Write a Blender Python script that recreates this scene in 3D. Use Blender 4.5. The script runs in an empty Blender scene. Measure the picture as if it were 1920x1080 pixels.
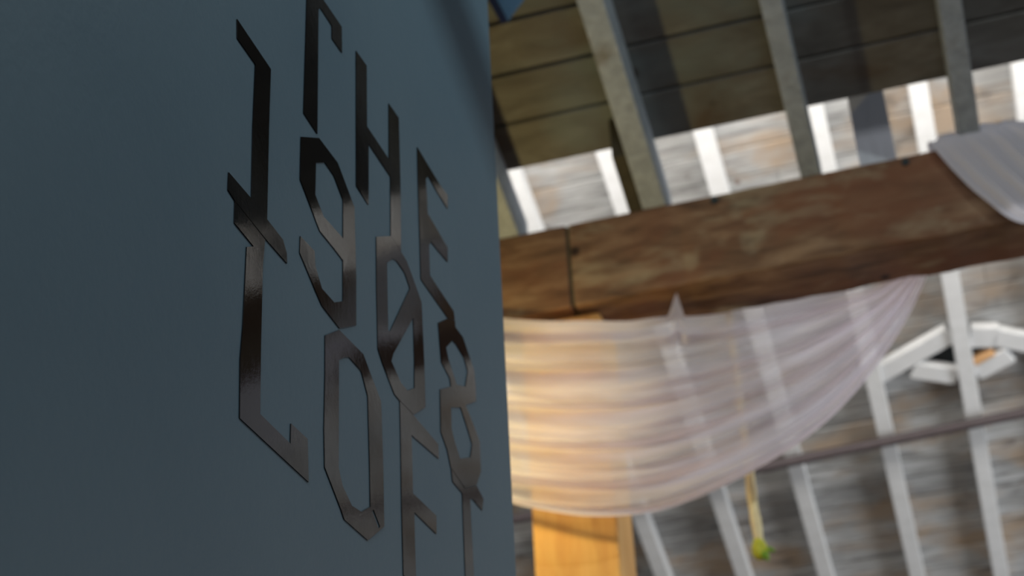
import bpy, math, random
from mathutils import Vector, Matrix
from mathutils.geometry import tessellate_polygon
random.seed(7)
S = bpy.context.scene
C = S.collection
EYE = 1.5                      # eye height; every coordinate below is measured from the eye, +Z up

# ------------------------------------------------------------------ camera
VH = Vector((1066., 1692.)); VV = Vector((-276., -5167.))
F = math.sqrt(-(VH.dot(VV)))
AY = Vector((VH.x, VH.y, F)).normalized()
AZ = Vector((VV.x, VV.y, F)).normalized()
AX = -(AY.cross(AZ))
if AX.x < 0: AX = -AX
cam_d = bpy.data.cameras.new('camera'); cam = bpy.data.objects.new('camera', cam_d); C.objects.link(cam)
right = Vector((AX.x, AY.x, AZ.x)); up = -Vector((AX.y, AY.y, AZ.y)); fwd = Vector((AX.z, AY.z, AZ.z))
M = Matrix((right, up, -fwd)).transposed().to_4x4(); M.translation = (0, 0, EYE)
cam.matrix_world = M
cam_d.sensor_width = 36; cam_d.lens = F / 1920 * 36
cam_d.clip_start = .05
cam_d.dof.use_dof = True; cam_d.dof.focus_distance = 1.50; cam_d.dof.aperture_fstop = 7.0
S.camera = cam
S.view_settings.view_transform = 'Standard'; S.view_settings.look = 'None'
S.view_settings.gamma = 1; S.view_settings.exposure = 0; S.view_settings.use_curve_mapping = False

# ------------------------------------------------------------------ daylight, lamps and added fill lights
w = bpy.data.worlds.new('world'); S.world = w; w.use_nodes = True
bg = w.node_tree.nodes['Background']; bg.inputs[0].default_value = (.80, .90, 1, 1); bg.inputs[1].default_value = .24
def area(name, loc, target, sx, sy, power, col):
    l = bpy.data.lights.new(name, 'AREA'); l.shape = 'RECTANGLE'; l.size = sx; l.size_y = sy
    l.energy = power; l.color = col
    o = bpy.data.objects.new(name, l); C.objects.link(o)
    o.location = Vector(loc) + Vector((0, 0, EYE))
    d = (Vector(target) - Vector(loc)).normalized()
    o.rotation_euler = d.to_track_quat('-Z', 'Y').to_euler()
    return o
area('clerestory_daylight', (0, 5.03, 4.25), (0, 7.2, 4.45), 8.5, .7, 240, (1, .94, .85))
area('far_roof_fill', (5.3, 8.6, 1.0), (-1, 9.2, 3.4), 3.4, 2.2, 260, (.93, .97, 1))  # added fill for the lower far roof and blue wall; no window there
area('beam_fill', (.3, -2.4, 2.7), (.15, 4.3, 2.5), .9, 1.3, 74, (.90, .96, 1))  # added fill behind the camera for beam and drapes; no doorway exists
area('wall_band_key', (1.2, 1.6, 3.2), (-.6, 2.1, 1.2), .10, .10, 30, (.84, 1, .98))  # added key without a fixture, set to shade a band on the wall
def lamp(name, loc, power, col, r):
    l = bpy.data.lights.new(name, 'POINT'); l.energy = power; l.color = col; l.shadow_soft_size = r
    o = bpy.data.objects.new(name, l); C.objects.link(o); o.location = Vector(loc) + Vector((0, 0, EYE)); return o
WARM = (-1.5, 3.72, 1.96)
lamp('wall_lamp_bulb', WARM, 24, (1, .80, .32), .04)

# ------------------------------------------------------------------ helpers
def ray(px, py):
    r = Vector((px - 960, py - 540, F)); return Vector((r.dot(AX), r.dot(AY), r.dot(AZ)))
def on(px, py, n, c):
    r = ray(px, py); return r * (c / Vector(n).dot(r))
def onY(px, py, y): return on(px, py, (0, 1, 0), y)
def tag(o, label=None, cat=None, group=None, kind=None):
    if label: o['label'] = label
    if cat: o['category'] = cat
    if group: o['group'] = group
    if kind: o['kind'] = kind
    return o
def empty(name, loc):
    o = bpy.data.objects.new(name, None); C.objects.link(o); o.location = Vector(loc) + Vector((0, 0, EYE)); o.empty_display_size = .05; return o
def mesh(name, verts, faces, mat, parent=None, smooth=False, bevel=0, uv=None):
    vs = [Vector(v) for v in verts]
    lo = Vector([min(v[i] for v in vs) for i in range(3)]); hi = Vector([max(v[i] for v in vs) for i in range(3)])
    org = Vector(((lo.x + hi.x) / 2, (lo.y + hi.y) / 2, lo.z))
    me = bpy.data.meshes.new(name); me.from_pydata([v - org for v in vs], [], faces); me.update()
    if uv:
        L = me.uv_layers.new(name='UVMap')
        for lp in me.loops: L.data[lp.index].uv = uv[lp.vertex_index]
    me.materials.append(mat)
    if smooth:
        for p in me.polygons: p.use_smooth = True
    o = bpy.data.objects.new(name, me); C.objects.link(o)
    o.location = org + Vector((0, 0, EYE))
    if parent:
        o.parent = parent; o.location = o.location - parent.location
    if bevel:
        b = o.modifiers.new('bevel', 'BEVEL'); b.width = bevel; b.segments = 2; b.limit_method = 'ANGLE'
    return o
class MB:
    def __init__(s): s.v = []; s.f = []
    def add(s, v, f):
        n = len(s.v); s.v += [Vector(a) for a in v]; s.f += [tuple(i + n for i in q) for q in f]
    def box(s, x0, x1, y0, y1, z0, z1):
        s.add([(x, y, z) for x in (x0, x1) for y in (y0, y1) for z in (z0, z1)],
              [(0,1,3,2),(4,6,7,5),(0,4,5,1),(2,3,7,6),(0,2,6,4),(1,5,7,3)])
    def prism(s, prof, x0, x1):          # profile in (Y,Z), extruded along X, CCW seen from +X
        n = len(prof)
        v = [(x0, a, b) for a, b in prof] + [(x1, a, b) for a, b in prof]
        f = [tuple(range(n))[::-1], tuple(range(n, 2 * n))]
        for i in range(n): j = (i + 1) % n; f.append((i, j, n + j, n + i))
        s.add(v, f)
    def tube(s, pts, r, seg=10):
        rings = []
        pts = [Vector(p) for p in pts]
        for i, p in enumerate(pts):
            d = (pts[min(i + 1, len(pts) - 1)] - pts[max(i - 1, 0)]).normalized()
            a = d.orthogonal().normalized() if i == 0 else (a - d * a.dot(d)).normalized()
            b = d.cross(a); rr = r[i] if isinstance(r, (list, tuple)) else r
            rings.append([p + (a * math.cos(t) + b * math.sin(t)) * rr for t in [2 * math.pi * k / seg for k in range(seg)]])
        n = len(rings); v = [q for R in rings for q in R]; f = []
        for i in range(n - 1):
            for k in range(seg):
                k2 = (k + 1) % seg; f.append((i * seg + k, i * seg + k2, (i + 1) * seg + k2, (i + 1) * seg + k))
        f.append(tuple(range(seg))[::-1]); f.append(tuple(range((n - 1) * seg, n * seg)))
        s.add(v, f)
    def bar(s, a, b, wdt, thk, nrm):      # rectangular bar from a to b lying on a plane with normal nrm
        a, b, nrm = Vector(a), Vector(b), Vector(nrm).normalized()
        d = (b - a).normalized(); t = nrm.cross(d).normalized() * wdt / 2; h = nrm * thk / 2
        v = [p + i * t + j * h for p in (a, b) for i in (-1, 1) for j in (-1, 1)]
        s.add(v, [(0,1,3,2),(4,6,7,5),(0,4,5,1),(2,3,7,6),(0,2,6,4),(1,5,7,3)])
    def build(s, name, mat, parent=None, **k): return mesh(name, s.v, s.f, mat, parent, **k)

# ------------------------------------------------------------------ materials
def srgb(r, g, b):
    return tuple(((c / 255 + .055) / 1.055) ** 2.4 if c / 255 > .04045 else c / 255 / 12.92 for c in (r, g, b)) + (1,)
def new_mat(name):
    m = bpy.data.materials.new(name); m.use_nodes = True
    nt = m.node_tree; return m, nt, nt.nodes['Principled BSDF']
def ramp(nt, stops):
    r = nt.nodes.new('ShaderNodeValToRGB'); e = r.color_ramp.elements
    e[0].position, e[0].color = stops[0]; e[1].position, e[1].color = stops[-1]
    for p, c in stops[1:-1]:
        q = e.new(p); q.color = c
    return r
def noise(nt, vec, scale, det=5, rough=.6, dist=0):
    n = nt.nodes.new('ShaderNodeTexNoise'); n.inputs['Scale'].default_value = scale
    n.inputs['Detail'].default_value = det; n.inputs['Roughness'].default_value = rough; n.inputs['Distortion'].default_value = dist
    nt.links.new(vec, n.inputs['Vector']); return n.outputs['Fac']
def coords(nt, scl=(1, 1, 1)):
    tc = nt.nodes.new('ShaderNodeTexCoord'); mp = nt.nodes.new('ShaderNodeMapping'); mp.inputs['Scale'].default_value = scl
    nt.links.new(tc.outputs['Object'], mp.inputs['Vector']); return mp.outputs['Vector']
def mixc(nt, fac, a, b, mode='MIX'):
    m = nt.nodes.new('ShaderNodeMix'); m.data_type = 'RGBA'; m.blend_type = mode
    for s_, v in ((m.inputs[0], fac), (m.inputs[6], a), (m.inputs[7], b)):
        if hasattr(v, 'links'): nt.links.new(v, s_)
        else: s_.default_value = v
    return m.outputs[2]
def wood(name, grain, blotch, scl, bscale=1.6, rough=.75, knots=None, plank=None, bump=.25):
    """grain: ramp stops along the fibre; blotch: (colour, lo, hi) stains; plank: axis board width for tonal change"""
    m, nt, p = new_mat(name)
    v = coords(nt, scl)
    g = noise(nt, v, 3.0, 8, .62, .6)
    r = ramp(nt, grain); nt.links.new(g, r.inputs[0]); col = r.outputs[0]
    for (bc, lo, hi, bs) in blotch:
        v2 = coords(nt, tuple(.45 + .55 * s_ / max(scl) for s_ in scl))
        b = noise(nt, v2, bs, 4, .6, .4); rr = ramp(nt, [(lo, (0, 0, 0, 1)), (hi, (1, 1, 1, 1))]); nt.links.new(b, rr.inputs[0])
        col = mixc(nt, rr.outputs[0], col, bc)
    if plank:
        g2 = nt.nodes.new('ShaderNodeNewGeometry')
        rr = ramp(nt, [(0, (plank[0],) * 3 + (1,)), (1, (plank[1],) * 3 + (1,))]); nt.links.new(g2.outputs['Random Per Island'], rr.inputs[0])
        col = mixc(nt, 1.0, col, rr.outputs[0], 'MULTIPLY')
    if knots:
        vo = nt.nodes.new('ShaderNodeTexVoronoi'); vo.inputs['Scale'].default_value = knots[0]
        nt.links.new(coords(nt), vo.inputs['Vector'])
        kr = ramp(nt, [(knots[1] * .5, (1, 1, 1, 1)), (knots[1], (0, 0, 0, 1))]); nt.links.new(vo.outputs['Distance'], kr.inputs[0])
        col = mixc(nt, kr.outputs[0], col, knots[2])
    nt.links.new(col, p.inputs['Base Color']); p.inputs['Roughness'].default_value = rough
    p.inputs['Specular IOR Level'].default_value = .3
    bp = nt.nodes.new('ShaderNodeBump'); bp.inputs['Strength'].default_value = bump; bp.inputs['Distance'].default_value = .01
    nt.links.new(g, bp.inputs['Height']); nt.links.new(bp.outputs[0], p.inputs['Normal'])
    return m
def plain(name, col, rough=.6, metal=0, nscale=8, var=.12, bump=0):
    m, nt, p = new_mat(name)
    n = noise(nt, coords(nt), nscale, 5, .6)
    a = tuple(c * (1 - var) for c in col[:3]) + (1,); b = tuple(min(1, c * (1 + var)) for c in col[:3]) + (1,)
    r = ramp(nt, [(.3, a), (.7, b)]); nt.links.new(n, r.inputs[0]); nt.links.new(r.outputs[0], p.inputs['Base Color'])
    p.inputs['Roughness'].default_value = rough; p.inputs['Metallic'].default_value = metal
    if bump:
        bp = nt.nodes.new('ShaderNodeBump'); bp.inputs['Strength'].default_value = bump; bp.inputs['Distance'].default_value = .004
        nt.links.new(n, bp.inputs['Height']); nt.links.new(bp.outputs[0], p.inputs['Normal'])
    return m

mat_near_board = wood('near_board_wood', [(.25, srgb(86, 82, 80)), (.5, srgb(106, 102, 98)), (.75, srgb(126, 124, 122))],
                      [(srgb(86, 66, 50), .54, .72, 3.2), (srgb(118, 132, 136), .50, .70, 1.4)], (1.6, 5, 5), plank=(.72, 1.12), knots=(4.2, .14, srgb(50, 38, 28)))
mat_near_rafter = wood('near_rafter_wood', [(.25, srgb(132, 138, 148)), (.5, srgb(152, 158, 168)), (.75, srgb(170, 176, 188))],
                       [(srgb(116, 110, 102), .6, .75, 4)], (9, 9, 9), bump=.3)
mat_far_board = wood('far_board_whitewash', [(.3, srgb(120, 120, 120)), (.5, srgb(170, 171, 172)), (.7, srgb(196, 198, 200))],
                     [(srgb(172, 154, 136), .46, .64, 3.0), (srgb(112, 106, 102), .58, .72, 6)], (1.0, 9, 9), plank=(.80, 1.08), knots=(2.6, .06, srgb(104, 86, 74)))
mat_white = wood('white_painted_wood', [(.2, srgb(204, 206, 208)), (.8, srgb(222, 224, 228))], [], (3, 6, 6), bump=.1)
mat_beam = wood('brown_beam_wood', [(.28, srgb(60, 43, 31)), (.5, srgb(108, 79, 58)), (.72, srgb(142, 113, 88))],
                [(srgb(112, 70, 48), .50, .68, 2.4), (srgb(150, 134, 110), .56, .72, 4.4), (srgb(84, 64, 50), .64, .78, 2.4)], (1.3, 6, 6), rough=.7, knots=(3.1, .07, srgb(40, 26, 18)))
mat_post = wood('honey_post_wood', [(.25, srgb(196, 140, 78)), (.5, srgb(222, 170, 100)), (.75, srgb(236, 192, 124))],
                [(srgb(206, 140, 72), .5, .66, 3)], (7, 7, .8), rough=.6, bump=.12)
mat_block = wood('grey_block_wood', [(.25, srgb(186, 184, 188)), (.75, srgb(206, 204, 210))], [], (6, 6, 1), bump=.15)
mat_sister = wood('dark_block_wood', [(.25, srgb(48, 44, 34)), (.75, srgb(74, 68, 54))], [], (6, 6, 1), bump=.15)
mat_pipe = plain('dull_mauve_metal', srgb(78, 70, 74), .5, .2)
mat_cord = plain('straw_cord', srgb(250, 226, 176), .7, 0, 40, .12)
mat_bud = plain('yellow_green_bud', srgb(206, 205, 60), .6, 0, 30, .3)
mat_leaf = plain('green_leaf', srgb(128, 170, 40), .6, 0, 30, .3)
mat_flag = plain('steel_blue_cloth', srgb(78, 108, 136), .8, 0, 6, .15)
mat_navy = plain('navy_cloth_edge', srgb(22, 26, 52), .8)
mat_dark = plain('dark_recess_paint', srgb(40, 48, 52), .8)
mat_floor = wood('floor_planks', [(.25, srgb(92, 76, 60)), (.75, srgb(134, 112, 90))], [], (1, 6, 6), plank=(.8, 1.1))
mat_plaster = plain('pale_plaster', srgb(150, 148, 142), .85, 0, 3, .06)
mat_tan = plain('bare_pine_edge', srgb(214, 168, 120), .6)

# blue wall paint: satin, slightly rolled
m, nt, p = new_mat('blue_wall_paint')
v = coords(nt, (1, 1, 1))
n1 = noise(nt, v, 2.2, 4, .5); r1 = ramp(nt, [(.3, srgb(71, 90, 104)), (.7, srgb(79, 97, 110))]); nt.links.new(n1, r1.inputs[0])
nt.links.new(r1.outputs[0], p.inputs['Base Color']); p.inputs['Roughness'].default_value = .5; p.inputs['Specular IOR Level'].default_value = .22
n2 = noise(nt, v, 90, 5, .6); n3 = noise(nt, v, 9, 3, .5)
ad = nt.nodes.new('ShaderNodeMath'); ad.operation = 'MULTIPLY_ADD'; nt.links.new(n3, ad.inputs[0]); ad.inputs[1].default_value = 2.0; nt.links.new(n2, ad.inputs[2])
bp = nt.nodes.new('ShaderNodeBump'); bp.inputs['Strength'].default_value = .22; bp.inputs['Distance'].default_value = .002
nt.links.new(ad.outputs[0], bp.inputs['Height']); nt.links.new(bp.outputs[0], p.inputs['Normal'])
mat_wall = m
# glossy black vinyl
m, nt, p = new_mat('black_vinyl')
v = coords(nt); n1 = noise(nt, v, 60, 6, .7); r1 = ramp(nt, [(.35, (.03,) * 3 + (1,)), (.7, (.10,) * 3 + (1,))]); nt.links.new(n1, r1.inputs[0])
nt.links.new(r1.outputs[0], p.inputs['Roughness']); p.inputs['Base Color'].default_value = (.003, .003, .0035, 1); p.inputs['IOR'].default_value = 1.42; p.inputs['Specular IOR Level'].default_value = .3
bp = nt.nodes.new('ShaderNodeBump'); bp.inputs['Strength'].default_value = .08; bp.inputs['Distance'].default_value = .001
nt.links.new(n1, bp.inputs['Height']); nt.links.new(bp.outputs[0], p.inputs['Normal'])
mat_vinyl = m
# sheer drapery: UV.y runs across the folds
def sheer(name, lo, hi, col):
    m = bpy.data.materials.new(name); m.use_nodes = True; nt = m.node_tree; nt.nodes.clear()
    out = nt.nodes.new('ShaderNodeOutputMaterial')
    tr = nt.nodes.new('ShaderNodeBsdfTransparent'); di = nt.nodes.new('ShaderNodeBsdfDiffuse'); tl = nt.nodes.new('ShaderNodeBsdfTranslucent')
    di.inputs[0].default_value = col; tl.inputs[0].default_value = col
    mx = nt.nodes.new('ShaderNodeMixShader'); mx.inputs[0].default_value = .58
    nt.links.new(di.outputs[0], mx.inputs[1]); nt.links.new(tl.outputs[0], mx.inputs[2])
    uv = nt.nodes.new('ShaderNodeUVMap'); mp = nt.nodes.new('ShaderNodeMapping'); mp.inputs['Scale'].default_value = (.8, 6.5, 1)
    nt.links.new(uv.outputs[0], mp.inputs[0])
    n = noise(nt, mp.outputs[0], 1.0, 3, .55, .25)
    r = ramp(nt, [(.36, (lo,) * 3 + (1,)), (.60, (hi,) * 3 + (1,))]); nt.links.new(n, r.inputs[0])
    sx = nt.nodes.new('ShaderNodeSeparateXYZ'); nt.links.new(uv.outputs[0], sx.inputs[0])
    hem = ramp(nt, [(.962, (0, 0, 0, 1)), (.968, (1, 1, 1, 1))]); nt.links.new(sx.outputs[1], hem.inputs[0])
    hx_ = mixc(nt, hem.outputs[0], r.outputs[0], (1, 1, 1, 1))
    fm = nt.nodes.new('ShaderNodeMixShader'); nt.links.new(hx_, fm.inputs[0])
    nt.links.new(tr.outputs[0], fm.inputs[1]); nt.links.new(mx.outputs[0], fm.inputs[2])
    nt.links.new(fm.outputs[0], out.inputs[0]); return m
mat_sheer = sheer('lilac_white_chiffon', .56, .97, srgb(250, 243, 252))
mat_sheer2 = sheer('lilac_white_chiffon_bunched', .97, 1.0, srgb(244, 240, 250))

# ------------------------------------------------------------------ the setting
WX = -.6
b = MB(); b.box(WX - .12, WX, -2.0, 2.085, -EYE, 3.55)
tag(b.build('wall_left', mat_wall, bevel=.003), kind='structure')
b = MB(); 
for i in range(70):
    y = -3 + i * .22; b.box(-6, 6, y, y + .214, -EYE - .03, -EYE)
tag(b.build('floor', mat_floor), kind='structure')
b = MB(); b.box(5.6, 5.75, -3, 12.35, -EYE, 5.3); tag(b.build('wall_right', mat_plaster), kind='structure')
b = MB(); b.box(-5.6, 5.6, -3.1, -3, -EYE, 5.4); tag(b.build('wall_front', mat_plaster), kind='structure')
b = MB(); b.box(-6, 6, 12.2, 12.35, -EYE, 4.2); tag(b.build('wall_back', mat_plaster), kind='structure')

T = math.tan(math.radians(20)); CS = math.cos(math.radians(20))
# near roof: boards laid across the rafters, last edge stopping just short of the beam
def near_z(y): return 2.95 - (y - 4.3) * T
def near_bot(y): return 2.79 - (y - 4.3) * T
b = MB(); edge = 4.208; wdt = .1715
for i in range(36):
    y1 = edge - i * wdt; y0 = y1 - wdt + .013 + random.uniform(-.002, .002)
    dz = random.uniform(0, .006)
    xs = [-5.5, random.uniform(-3, -1.4), random.uniform(.9, 3), 5.5]
    for x0, x1 in zip(xs[:-1], xs[1:]):
        b.prism([(y0, near_z(y0) + dz), (y1, near_z(y1) + dz), (y1, near_z(y1) + dz + .024), (y0, near_z(y0) + dz + .024)], x0, x1 - .003)
tag(b.build('ceiling_near', mat_near_board), kind='structure')
b = MB(); b.prism([(-2.1, near_z(-2.1) + .034), (4.19, near_z(4.19) + .034), (4.19, near_z(4.19) + .05), (-2.1, near_z(-2.1) + .05)], -5.5, 5.5)
tag(b.build('trim_roof_felt', mat_dark), kind='structure')
# far roof
def far_bot(y): return 4.63 - (y - 6.87) * T        # underside of the white rafters
def far_z(y): return far_bot(y) + .115
b = MB(); 
for i in range(44):
    y0 = 4.9 + i * .168; y1 = y0 + .152; dz = random.uniform(0, .006)
    xs = [-5.5, random.uniform(-3, -.4), random.uniform(.2, 3), 5.5]
    for x0, x1 in zip(xs[:-1], xs[1:]):
        b.prism([(y0, far_z(y0) + dz), (y1, far_z(y1) + dz), (y1, far_z(y1) + dz + .024), (y0, far_z(y0) + dz + .024)], x0, x1 - .003)
tag(b.build('ceiling_far', mat_far_board), kind='structure')
b = MB(); b.prism([(4.9, far_z(4.9) + .034), (12.3, far_z(12.3) + .034), (12.3, far_z(12.3) + .05), (4.9, far_z(4.9) + .05)], -5.5, 5.5)
tag(b.build('trim_far_felt', mat_dark), kind='structure')
# clerestory over the near roof, which lets the daylight onto the far roof
wy = 4.95
b = MB(); b.box(-5.5, 5.5, wy, wy + .05, 3.55, 3.85); b.box(-5.5, 5.5, wy, wy + .05, 4.65, 5.28)
tag(b.build('wall_clerestory', mat_plaster), kind='structure')
b = MB(); b.box(-4.4, 4.4, wy, wy + .05, 3.85, 3.89); b.box(-4.4, 4.4, wy, wy + .05, 4.61, 4.65)
for k in range(9): b.box(-4.4 + k * 1.095, -4.36 + k * 1.095, wy, wy + .05, 3.89, 4.61)
tag(b.build('window_1', mat_white), kind='structure')

# ------------------------------------------------------------------ near rafters
nr = [(-2.27, -2.20), (-1.79, -1.72), (-1.245, -1.172), (-.755, -.678), (-.245, -.182), (.247, .312), (.76, .825), (1.27, 1.335), (1.78, 1.845), (2.29, 2.355), (2.8, 2.865), (3.31, 3.375)]
nlab = {3: 'weathered grey rafter of the near roof, the one landing nearest the blue wall',
        4: 'weathered grey rafter of the near roof, middle one of the three in view',
        5: 'weathered grey rafter of the near roof landing on the beam behind the right drape'}
def rafter_prof(y0):
    return [(y0, near_bot(y0)), (4.3, 2.79), (4.42, 2.79), (4.42, near_z(4.42)), (y0, near_z(y0))]
for i, (x0, x1) in enumerate(nr):
    b = MB(); b.prism(rafter_prof(2.2 if x0 < -.6 and x0 > -.8 else (-1.9 if x0 > -.5 else 2.2)), x0, x1)
    o = b.build('near_rafter', mat_near_rafter, bevel=.003)
    if i in nlab: tag(o, nlab[i], 'rafter', 'rafters of the near roof')
    elif i == 2: tag(o, 'grey near rafter whose end just shows at the edge of the blue wall', 'rafter', 'rafters of the near roof')
    elif i < 3: tag(o, 'grey rafter of the near roof hidden behind the blue wall', 'rafter', 'near rafters left of view')
    else: tag(o, 'grey rafter of the near roof beyond the right drape', 'rafter', 'near rafters right of view')
b = MB(); b.prism([(4.10, near_bot(4.10) + .01), (4.3, 2.792), (4.42, 2.792), (4.42, near_z(4.42) - .002), (4.10, near_z(4.10) - .002)], -.80, -.757)
tag(b.build('rafter_block', mat_sister, bevel=.002), 'dark block of timber fixed beside the rafter nearest the blue wall', 'timber block')
b = MB(); b.box(-.062, .056, 4.43, 4.46, 2.79, 3.22)
tag(b.build('upright_block', mat_block, bevel=.002), 'flat grey upright board standing on the beam in the bright roof gap', 'board')

# ------------------------------------------------------------------ far rafters
fr = [-3.42, -2.90, -2.38, -1.845, -1.335, -.825, -.262, .25, .745, 1.26, 1.78, 2.3, 2.82, 3.34]
flab = {3: 'white far rafter, first to the right of the honey post at the bottom',
        4: 'white far rafter, second to the right of the honey post at the bottom',
        5: 'white far rafter just right of the dangling straw cord',
        6: 'white far rafter running down from the left end of the polygon frame',
        7: 'white far rafter crossing in front of the polygon frame',
        8: 'white far rafter in the roof gap at the right edge of view'}
for i, x in enumerate(fr):
    b = MB(); hw = .047
    b.prism([(4.99 + .02, far_bot(5.01)), (12.15, far_bot(12.15)), (12.15, far_z(12.15)), (5.01, far_z(5.01))], x - hw, x + hw)
    o = b.build('far_rafter', mat_white, bevel=.004)
    if i in flab: tag(o, flab[i], 'rafter', 'white rafters of the far roof')
    elif i < 3: tag(o, 'white far rafter hidden behind the blue wall', 'rafter', 'far rafters left of view')
    else: tag(o, 'white far rafter beyond the right edge of view', 'rafter', 'far rafters right of view')

# unseen caster added above right; the added key throws its shadow onto the blue wall
K = Vector((1.2, 1.6, 3.2)); prof = []
for y, z in ((1.35, 2.386 - .364 * 1.35 - .11), (2.25, 2.386 - .364 * 2.25 - .11), (2.25, 2.386 - .364 * 2.25 + .04), (1.35, 2.386 - .364 * 1.35 + .04)):
    q = Vector((WX, y, z)).lerp(K, .5); prof.append((q.y, q.z))
b = MB(); b.prism(prof, .28, .32)
tag(b.build('shadow_caster', mat_near_rafter, bevel=.002), 'unseen sloping bar added above the view to cast a shadow on the blue wall', 'shadow caster')

# ------------------------------------------------------------------ beam, post
bt = empty('timber_beam', (0, 4.415, 2.487))
tag(bt, 'thick rough brown timber beam crossing the view under the roof gap', 'beam')
def beam_piece(x0, x1, sag=0, seed=0):
    rr = random.Random(seed); n = max(2, int((x1 - x0) / .06)); v = []; f = []
    for i in range(n + 1):
        x = x0 + (x1 - x0) * i / n; j = lambda a=.004: rr.uniform(-a, a)
        v += [(x, 4.30 + j(), 2.487 + j()), (x, 4.53 + j(), 2.487 + j()), (x, 4.53 + j(), 2.79), (x, 4.30 + j(.002), 2.79)]
    for i in range(n):
        for k in range(4):
            k2 = (k + 1) % 4; f.append((i * 4 + k, i * 4 + k2, (i + 1) * 4 + k2, (i + 1) * 4 + k))
    f.append((0, 3, 2, 1)); f.append((n * 4, n * 4 + 1, n * 4 + 2, n * 4 + 3))
    return v, f
v, f = beam_piece(-4.8, -1.014, seed=1); mesh('beam_timber', v, f, mat_beam, bt, bevel=.006)
v, f = beam_piece(-1.005, 4.8, seed=2); mesh('beam_timber', v, f, mat_beam, bt, bevel=.006)
b = MB(); b.box(-1.02, -1.0, 4.306, 4.52, 2.495, 2.785); b.build('joint_filler', mat_sister, bt)
for x, z in [(onY(*q_, 4.3).x, onY(*q_, 4.3).z) for q_ in ((1340, 377), (1698, 305))]:
    b = MB(); b.tube([(x, 4.305, z), (x, 4.292, z)], .012, 10); b.build('bolt_head', mat_dark, bt)

pt = MB(); pt.box(-1.198, -.939, 4.36, 4.585, -EYE, 2.483)
tag(pt.build('timber_post', mat_post, bevel=.006), 'honey coloured square timber post under the beam, lit by warm light', 'post')

# ------------------------------------------------------------------ conduit and polygon frame on the far roof
NF = Vector((0, math.sin(math.radians(20)), math.cos(math.radians(20))))
def onF(px, py, off=0.):
    return on(px, py, (0, T, 1), 4.63 + 6.87 * T + off / CS)
b = MB(); pA = onF(1422, 878, -.038); pB = onF(1920, 774, -.038); d = pB - pA
b.tube([pA + d * t for t in (-2.3, -1.2, -.5, 0, .5, 1, 2, 3)], .031, 12)
con = b.build('conduit_pipe', mat_pipe, smooth=True)
tag(con, 'thin mauve grey pipe running across the white far rafters', 'pipe')
hx = empty('polygon_frame', onF(1790, 690, .05))
tag(hx, 'white polygonal timber frame with a dark centre on the far roof boards', 'frame')
def hbar(a, c, wd, off, mat, th=.05, nm='frame_bar'):
    q = MB(); q.bar(onF(*a, off), onF(*c, off), wd, th, NF); return q.build(nm, mat, hx, bevel=.008)
RL, RR = .25 - .05, .25 + .05
def bayclip(a, c, off, side):
    """shorten the bar so it stops against the side of the rafter at X=.25"""
    A, B = onF(*a, off), onF(*c, off)
    lim = RL if side < 0 else RR
    if side < 0 and B.x > lim: B = A.lerp(B, (lim - A.x) / (B.x - A.x))
    if side > 0 and A.x < lim: A = A.lerp(B, (lim - A.x) / (B.x - A.x))
    return A, B
for a, c, wd, side, mt in (((1641, 703), (1792, 618), .125, -1, mat_white), ((1776, 629), (1870, 628), .15, 1, mat_white),
                           ((1862, 628), (1985, 652), .125, 1, mat_white),
                           ((1712, 690), (1800, 703), .12, -1, mat_white), ((1780, 722), (1893, 661), .12, 1, mat_white),
                           ((1788, 697), (1862, 656), .04, 1, mat_tan)):
    A, B = bayclip(a, c, .055, side)
    q = MB(); q.bar(A, B, wd, .05 if mt is mat_white else .06, NF); q.build('frame_bar' if mt is mat_white else 'frame_bar_edge', mt, hx, bevel=.006)
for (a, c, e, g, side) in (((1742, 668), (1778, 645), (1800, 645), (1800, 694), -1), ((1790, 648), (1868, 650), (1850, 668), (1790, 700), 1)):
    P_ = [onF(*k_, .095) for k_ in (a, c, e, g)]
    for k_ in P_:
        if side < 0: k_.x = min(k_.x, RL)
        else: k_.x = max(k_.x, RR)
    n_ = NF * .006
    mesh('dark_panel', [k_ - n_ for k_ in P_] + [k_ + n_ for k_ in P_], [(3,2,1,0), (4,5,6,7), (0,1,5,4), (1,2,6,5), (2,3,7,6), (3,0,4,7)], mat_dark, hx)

# ------------------------------------------------------------------ drapes
def cr(P, t):
    n = len(P) - 1; t = min(max(t, 0), 1) * n; i = min(int(t), n - 1); u = t - i
    p0, p1, p2, p3 = P[max(i - 1, 0)], P[i], P[i + 1], P[min(i + 2, n)]
    return [.5 * (2 * b_ + (c_ - a_) * u + (2 * a_ - 5 * b_ + 4 * c_ - d_) * u * u + (3 * b_ - a_ - 3 * c_ + d_) * u ** 3) for a_, b_, c_, d_ in zip(p0, p1, p2, p3)]
def drape(name, fn, ns, nt_, mat, parent=None):
    v = []; uv = []
    for i in range(ns + 1):
        for j in range(nt_ + 1):
            s_, t_ = i / ns, j / nt_; v.append(fn(s_, t_)); uv.append((s_ * 3, t_))
    f = [(i * (nt_ + 1) + j, i * (nt_ + 1) + j + 1, (i + 1) * (nt_ + 1) + j + 1, (i + 1) * (nt_ + 1) + j) for i in range(ns) for j in range(nt_)]
    return mesh(name, v, f, mat, parent, smooth=True, uv=uv)
def fold(s_, t_):
    return (.75 * math.sin(2 * math.pi * (4.6 * t_ ** 1.15 + .5 * math.sin(2.2 * s_ + 1))) + .35 * math.sin(2 * math.pi * (9.7 * t_ + .8 * math.sin(3.1 * s_)))
            + .10 * math.sin(2 * math.pi * (15.3 * t_ - 1.1 * s_)))
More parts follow.
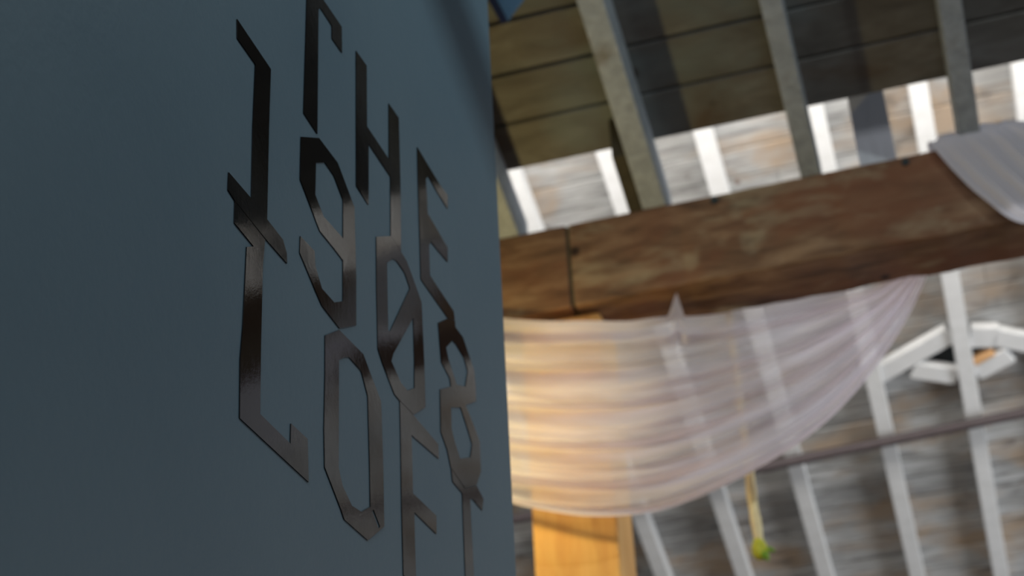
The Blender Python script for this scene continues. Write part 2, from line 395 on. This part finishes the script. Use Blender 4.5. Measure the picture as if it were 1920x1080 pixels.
# pairs: top px, bottom px, distance of top / bottom along Y
P1 = [(1692, 512, 1742, 508, 4.56, 4.57), (1640, 536, 1703, 592, 4.56, 4.58), (1575, 548, 1645, 684, 4.56, 4.56), (1500, 560, 1573, 768, 4.55, 4.52),
      (1430, 572, 1502, 828, 4.54, 4.46), (1360, 586, 1425, 876, 4.48, 4.38), (1305, 592, 1350, 915, 4.34, 4.32), (1240, 594, 1262, 950, 4.27, 4.26),
      (1175, 602, 1186, 965, 4.25, 4.23), (1100, 601, 1106, 968, 4.24, 4.22), (1030, 602, 1038, 960, 4.24, 4.22), (950, 597, 962, 944, 4.24, 4.22),
      (860, 588, 880, 915, 4.24, 4.22), (780, 592, 790, 850, 4.25, 4.23), (705, 610, 705, 720, 4.26, 4.24)]
def swag1(s_, t_):
    a = cr(P1, s_); px = a[0] + (a[2] - a[0]) * t_; py = a[1] + (a[3] - a[1]) * t_; Y = a[4] + (a[5] - a[4]) * t_
    pk = max(0, 1 - abs(a[0] - 1268) / 15.)
    py -= 46 * pk * (1 - t_) ** 14
    amp = .042 * min(1, s_ * 5 + .12) * min(1, t_ * 8 + (0.03)) * min(1, (1 - s_) * 8 + .2)
    return onY(px, py, Y + amp * fold(s_, t_) + .02 * pk * (1 - t_) ** 14)
d1 = drape('sheer_drape', swag1, 260, 96, mat_sheer)
tag(d1, 'sheer lilac white drape swagged below the brown beam, yellowish in front of the post', 'drape')
q1 = onY(1790, 325, 4.27); q2 = onY(1840, 372, 4.265); q3 = onY(1920, 422, 4.262)
A2 = [(.13, 4.565, 2.52), (.34, 4.565, 2.68), (.46, 4.55, 2.80), (.47, 4.42, 2.80), (.46, 4.30, 2.81), (.50, 4.27, 2.78), (.55, 4.26, 2.70), (.63, 4.245, 2.55), (.85, 4.23, 2.40), (1.4, 4.23, 2.38), (1.8, 4.24, 2.56), (2.2, 4.27, 2.75)]
B2 = [(.19, 4.565, 2.52), (.17, 4.565, 2.64), (.165, 4.55, 2.79), (.160, 4.42, 2.80), (.155, 4.28, 2.80), tuple(q1), tuple(q2), tuple(q3), (.52, 4.25, 2.46), (.78, 4.22, 2.10), (1.5, 4.20, 1.88), (2.18, 4.26, 2.45)]
def swag2(s_, t_):
    a = Vector(cr(A2, s_)); c = Vector(cr(B2, s_)); p_ = a.lerp(c, t_)
    over = math.exp(-((s_ - .40) / .12) ** 2)
    p_.z += .030 * over * math.sin(math.pi * t_) ** .7
    amp = .020 * (1 - over * .55)
    sgn = -1 if s_ > .38 else (1 if s_ < .2 else 0)
    k = min(1, abs(s_ - .38) * 14) if s_ > .38 else (min(1, abs(.2 - s_) * 14) if s_ < .2 else 0)
    p_.y += sgn * k * amp * .8 * (.5 + .5 * fold(s_, t_)) + sgn * .004
    if .2 <= s_ <= .38: p_.z += .006 * (1 + fold(s_, t_))
    return p_
d2 = drape('sheer_drape', swag2, 180, 90, mat_sheer2)
tag(d2, 'bunched lilac white drape thrown over the top of the beam at right', 'drape')

# ------------------------------------------------------------------ cord with bud
c0 = onY(1364, 560, 4.575); c1 = onY(1423, 1040, 4.575)
cd = empty('hanging_cord', (c1.x, c1.y, c1.z)); tag(cd, 'straw coloured cord dangling behind the drape with a yellow green bud at its end', 'cord')
x_, y_ = (c0.x + c1.x) / 2, 4.575
b = MB(); zt = c0.z + .04; n = 30
b.tube([(x_ +   .0015 * math.sin(k * .7), y_ + .0015 * math.cos(k * .9), zt + (c1.z + .02 - zt) * k / n) for k in range(n + 1)],
       [.0105 + .0015 * math.sin(k * 1.9) + (.005 if k > n - 12 else 0) for k in range(n + 1)], 8)
b.build('cord', mat_cord, cd, smooth=True)
b = MB(); b.tube([(x_, 4.529, zt - .01), (x_, 4.56, zt - .012), (x_, 4.588, zt - .005), (x_, 4.592, zt + .012)], .004, 8); b.build('hook', mat_dark, cd, smooth=True)
b = MB(); b.tube([(x_, y_, c1.z + .05), (x_ + .001, y_, c1.z + .03), (x_ + .002, y_, c1.z + .005), (x_ + .006, y_, c1.z - .01), (x_ + .008, y_, c1.z - .016)], [.012, .022, .026, .018, .006], 12)
b.build('bud', mat_bud, cd, smooth=True)
b = MB(); b.tube([(x_ + .004, y_ - .005, c1.z + .012), (x_ + .016, y_ - .012, c1.z - .008), (x_ + .024, y_ - .012, c1.z - .026)], [.008, .014, .004], 10)
b.tube([(x_ + .004, y_, c1.z + .02), (x_ + .03, y_, c1.z + .012), (x_ + .046, y_, c1.z + .004)], [.006, .008, .003], 8)
b.build('leaf', mat_leaf, cd, smooth=True)

# ------------------------------------------------------------------ blue pennant hanging under the near roof
def tri(name, pts, mat, par, yy):
    P_ = [onY(px, py, yy) for px, py in pts]; n = len(P_)
    v = P_ + [p_ + Vector((0, .006, 0)) for p_ in P_]
    f = [tuple(range(n)), tuple(range(n, 2 * n))[::-1]] + [(i, i + n, (i + 1) % n + n, (i + 1) % n) for i in range(n)]
    return mesh(name, v, f, mat, par)
pn = empty('pennant_flag', onY(948, 42, 3.3)); tag(pn, 'small steel blue cloth pennant hanging at the top beside the blue wall', 'pennant')
tri('cloth', [(951, 38), (926, -8), (922, -60), (1010, -60), (980, 0)], mat_flag, pn, 3.3)
tri('edge_band', [(940, 44), (910, -8), (906, -62), (924, -60), (928, -8), (953, 40)], mat_navy, pn, 3.29)
tie = onY(960, -60, 3.3)
b = MB(); b.tube([(tie.x, 3.303, tie.z - .005), (tie.x, 3.303, near_z(3.3))], .003, 6); b.build('string', mat_navy, pn)

# ------------------------------------------------------------------ lettering on the wall
SIGN = empty('wall_lettering', on(640, 900, (1, 0, 0), WX))
tag(SIGN, 'black glossy angular lettering reading THE 1908 LOFT on the blue wall', 'lettering')
L = {
 'T': ([(607,0),(641,50),(641.5,99),(622.7,72),(622.7,48),(601,14.4),(597.4,18),(595.3,251),(569.7,212),(576,-15),(538,-72),(538,-45),(519,-75),(518,-133)], []),
 'H': ([(668,95),(687.7,123),(688.4,236.6),(729.8,299),(729.3,194),(747.9,221),(751,348.5),(752.2,471),(733,442),(732.3,331),(691.3,269),(691.3,384),(668.4,348.5)], []),
 'E': ([(782.8,276),(826,348),(839.5,366),(839.5,391),(819,358),(803,330),(798.5,335),(801,373),(802,400),(839.5,464),(839.5,491),(808,453),(804.5,460),(806.4,516),(851,584),(853,601),(840,596),(789.5,523),(788,468),(784,334)], []),
 '1': ([(445,35.6),(508.2,129.5),(504.6,240),(501,411),(531,449.5),(538,475),(538.5,494),(498,447.5),(441,376.5),(428,356),(429.4,323),(472,372.5),(474.6,240),(479.4,120.4),(445.3,71.7)], []),
 '9': ([(564.9,256.4),(598.6,258.8),(633.5,305),(648,343.5),(664.8,389),(668,520),(668,609.6),(637,615.5),(604,573),(591.7,544.6),(576,506),(562.5,474),(563.5,442.6),(590,470.7),(591.7,498.8),(604,541),(627,567),(643.4,565),(643.4,488),(625,463.7),(599.8,432.6),(578,374.8),(563.2,336.3)],
       [[(592.6,305),(609.5,304.5),(626.3,329),(643.6,374.8),(643.6,447),(607,406),(591.4,365)]]),
 '0': ([(706,444),(733,442.5),(752.2,471.8),(763,489.8),(776.3,526),(790.7,567),(795.6,680),(798,763),(776,777.5),(749.5,750.5),(740,739),(717.3,680),(709,653.5),(706.5,540)],
       [[(725.7,492),(736.6,485),(743.8,488.6),(759.4,511.5),(769,540.4),(731.8,621),(728,619.8)],
        [(775,595.7),(777.5,680),(777.5,727.4),(764.3,732.2),(752.2,717.8),(734,677),(737.8,663)]]),
 '8': ([(822,605.4),(840,597),(853.5,602),(854,613),(868,632),(881,670),(889.4,696),(892,725),(893,752),(873,759),(889.4,800),(900,829),(902,884),(894,909),(872,915),(846,877),(839,843),(827,809),(825.6,730),(846,725),(843.7,708),(828,679),(824.4,637)],
       [[(848.5,638),(855.7,646),(870,670),(877.4,696),(872.6,725),(856.5,721),(841,672.8),(836.5,651)],
        [(846,763.5),(864,763.5),(877.4,804.4),(885.8,833),(882,857.4),(863,859.8),(853,828.5),(847,804)]]),
 'L': ([(441,377.5),(440,418),(476,462),(463,463),(456,611),(451,673),(450,784),(579,904),(577,823),(546,794),(545,832),(488,776),(489.5,650),(493,500),(497.2,449)], []),
 'O': ([(610,629),(636.4,618.4),(681.4,664),(697,706),(714.8,752.8),(718.3,858),(720.8,987),(690,1013),(646,974),(639,953),(609.3,876),(608,805),(610,700)],
       [[(635.7,674.7),(645,670),(655,669.4),(677.9,695.8),(690,742),(693.7,876),(694.8,950),(677.9,959.6),(660,948),(642.7,911),(635,876)],
        [(698,958),(700.5,955),(713,987),(710,991)]]),
 'F': ([(750,752),(776,779),(822,833),(823,860),(795.6,836),(771.8,815.5),(774.6,925),(818.6,967),(818.6,1001),(777,960),(778,1010),(780,1080),(781,1104),(757,1078),(753.5,946),(751.7,823)], []),
 'T2': ([(846.5,879),(871.5,916.5),(894,910.5),(906.7,935.6),(904.4,957),(887,936),(881.5,934),(883,964),(889,1080),(892,1160),(876,1135),(873,1080),(867,924),(849,903)], [])}
def letter(poly, holes, nm, lab):
    X1 = WX + .0012
    loops = [poly] + holes
    P_ = [[on(px, py, (1, 0, 0), X1) for px, py in lp] for lp in loops]
    flat = [p_ for lp in P_ for p_ in lp]
    tris = tessellate_polygon([[Vector((p_.y, p_.z, 0)) for p_ in lp] for lp in P_])
    n = len(flat); v = flat + [Vector((WX + .0002, p_.y, p_.z)) for p_ in flat]
    f = []
    for t in tris:
        a, b_, c = (flat[i] for i in t)
        if (b_ - a).cross(c - a).x < 0: t = t[::-1]
        f.append(tuple(t))
    k = 0
    for lp in loops:
        m_ = len(lp)
        for i in range(m_): f.append((k + i, k + (i + 1) % m_, n + k + (i + 1) % m_, n + k + i))
        k += m_
    o = mesh(nm, v, f, mat_vinyl, SIGN); o['label'] = lab; return o
for k, (poly, holes) in L.items():
    nm = 'digit' if k in '1908' else 'letter'
    letter(poly, holes, nm, {'T': 'letter T of THE', 'T2': 'letter T of LOFT'}.get(k, ('digit ' if nm == 'digit' else 'letter ') + k))
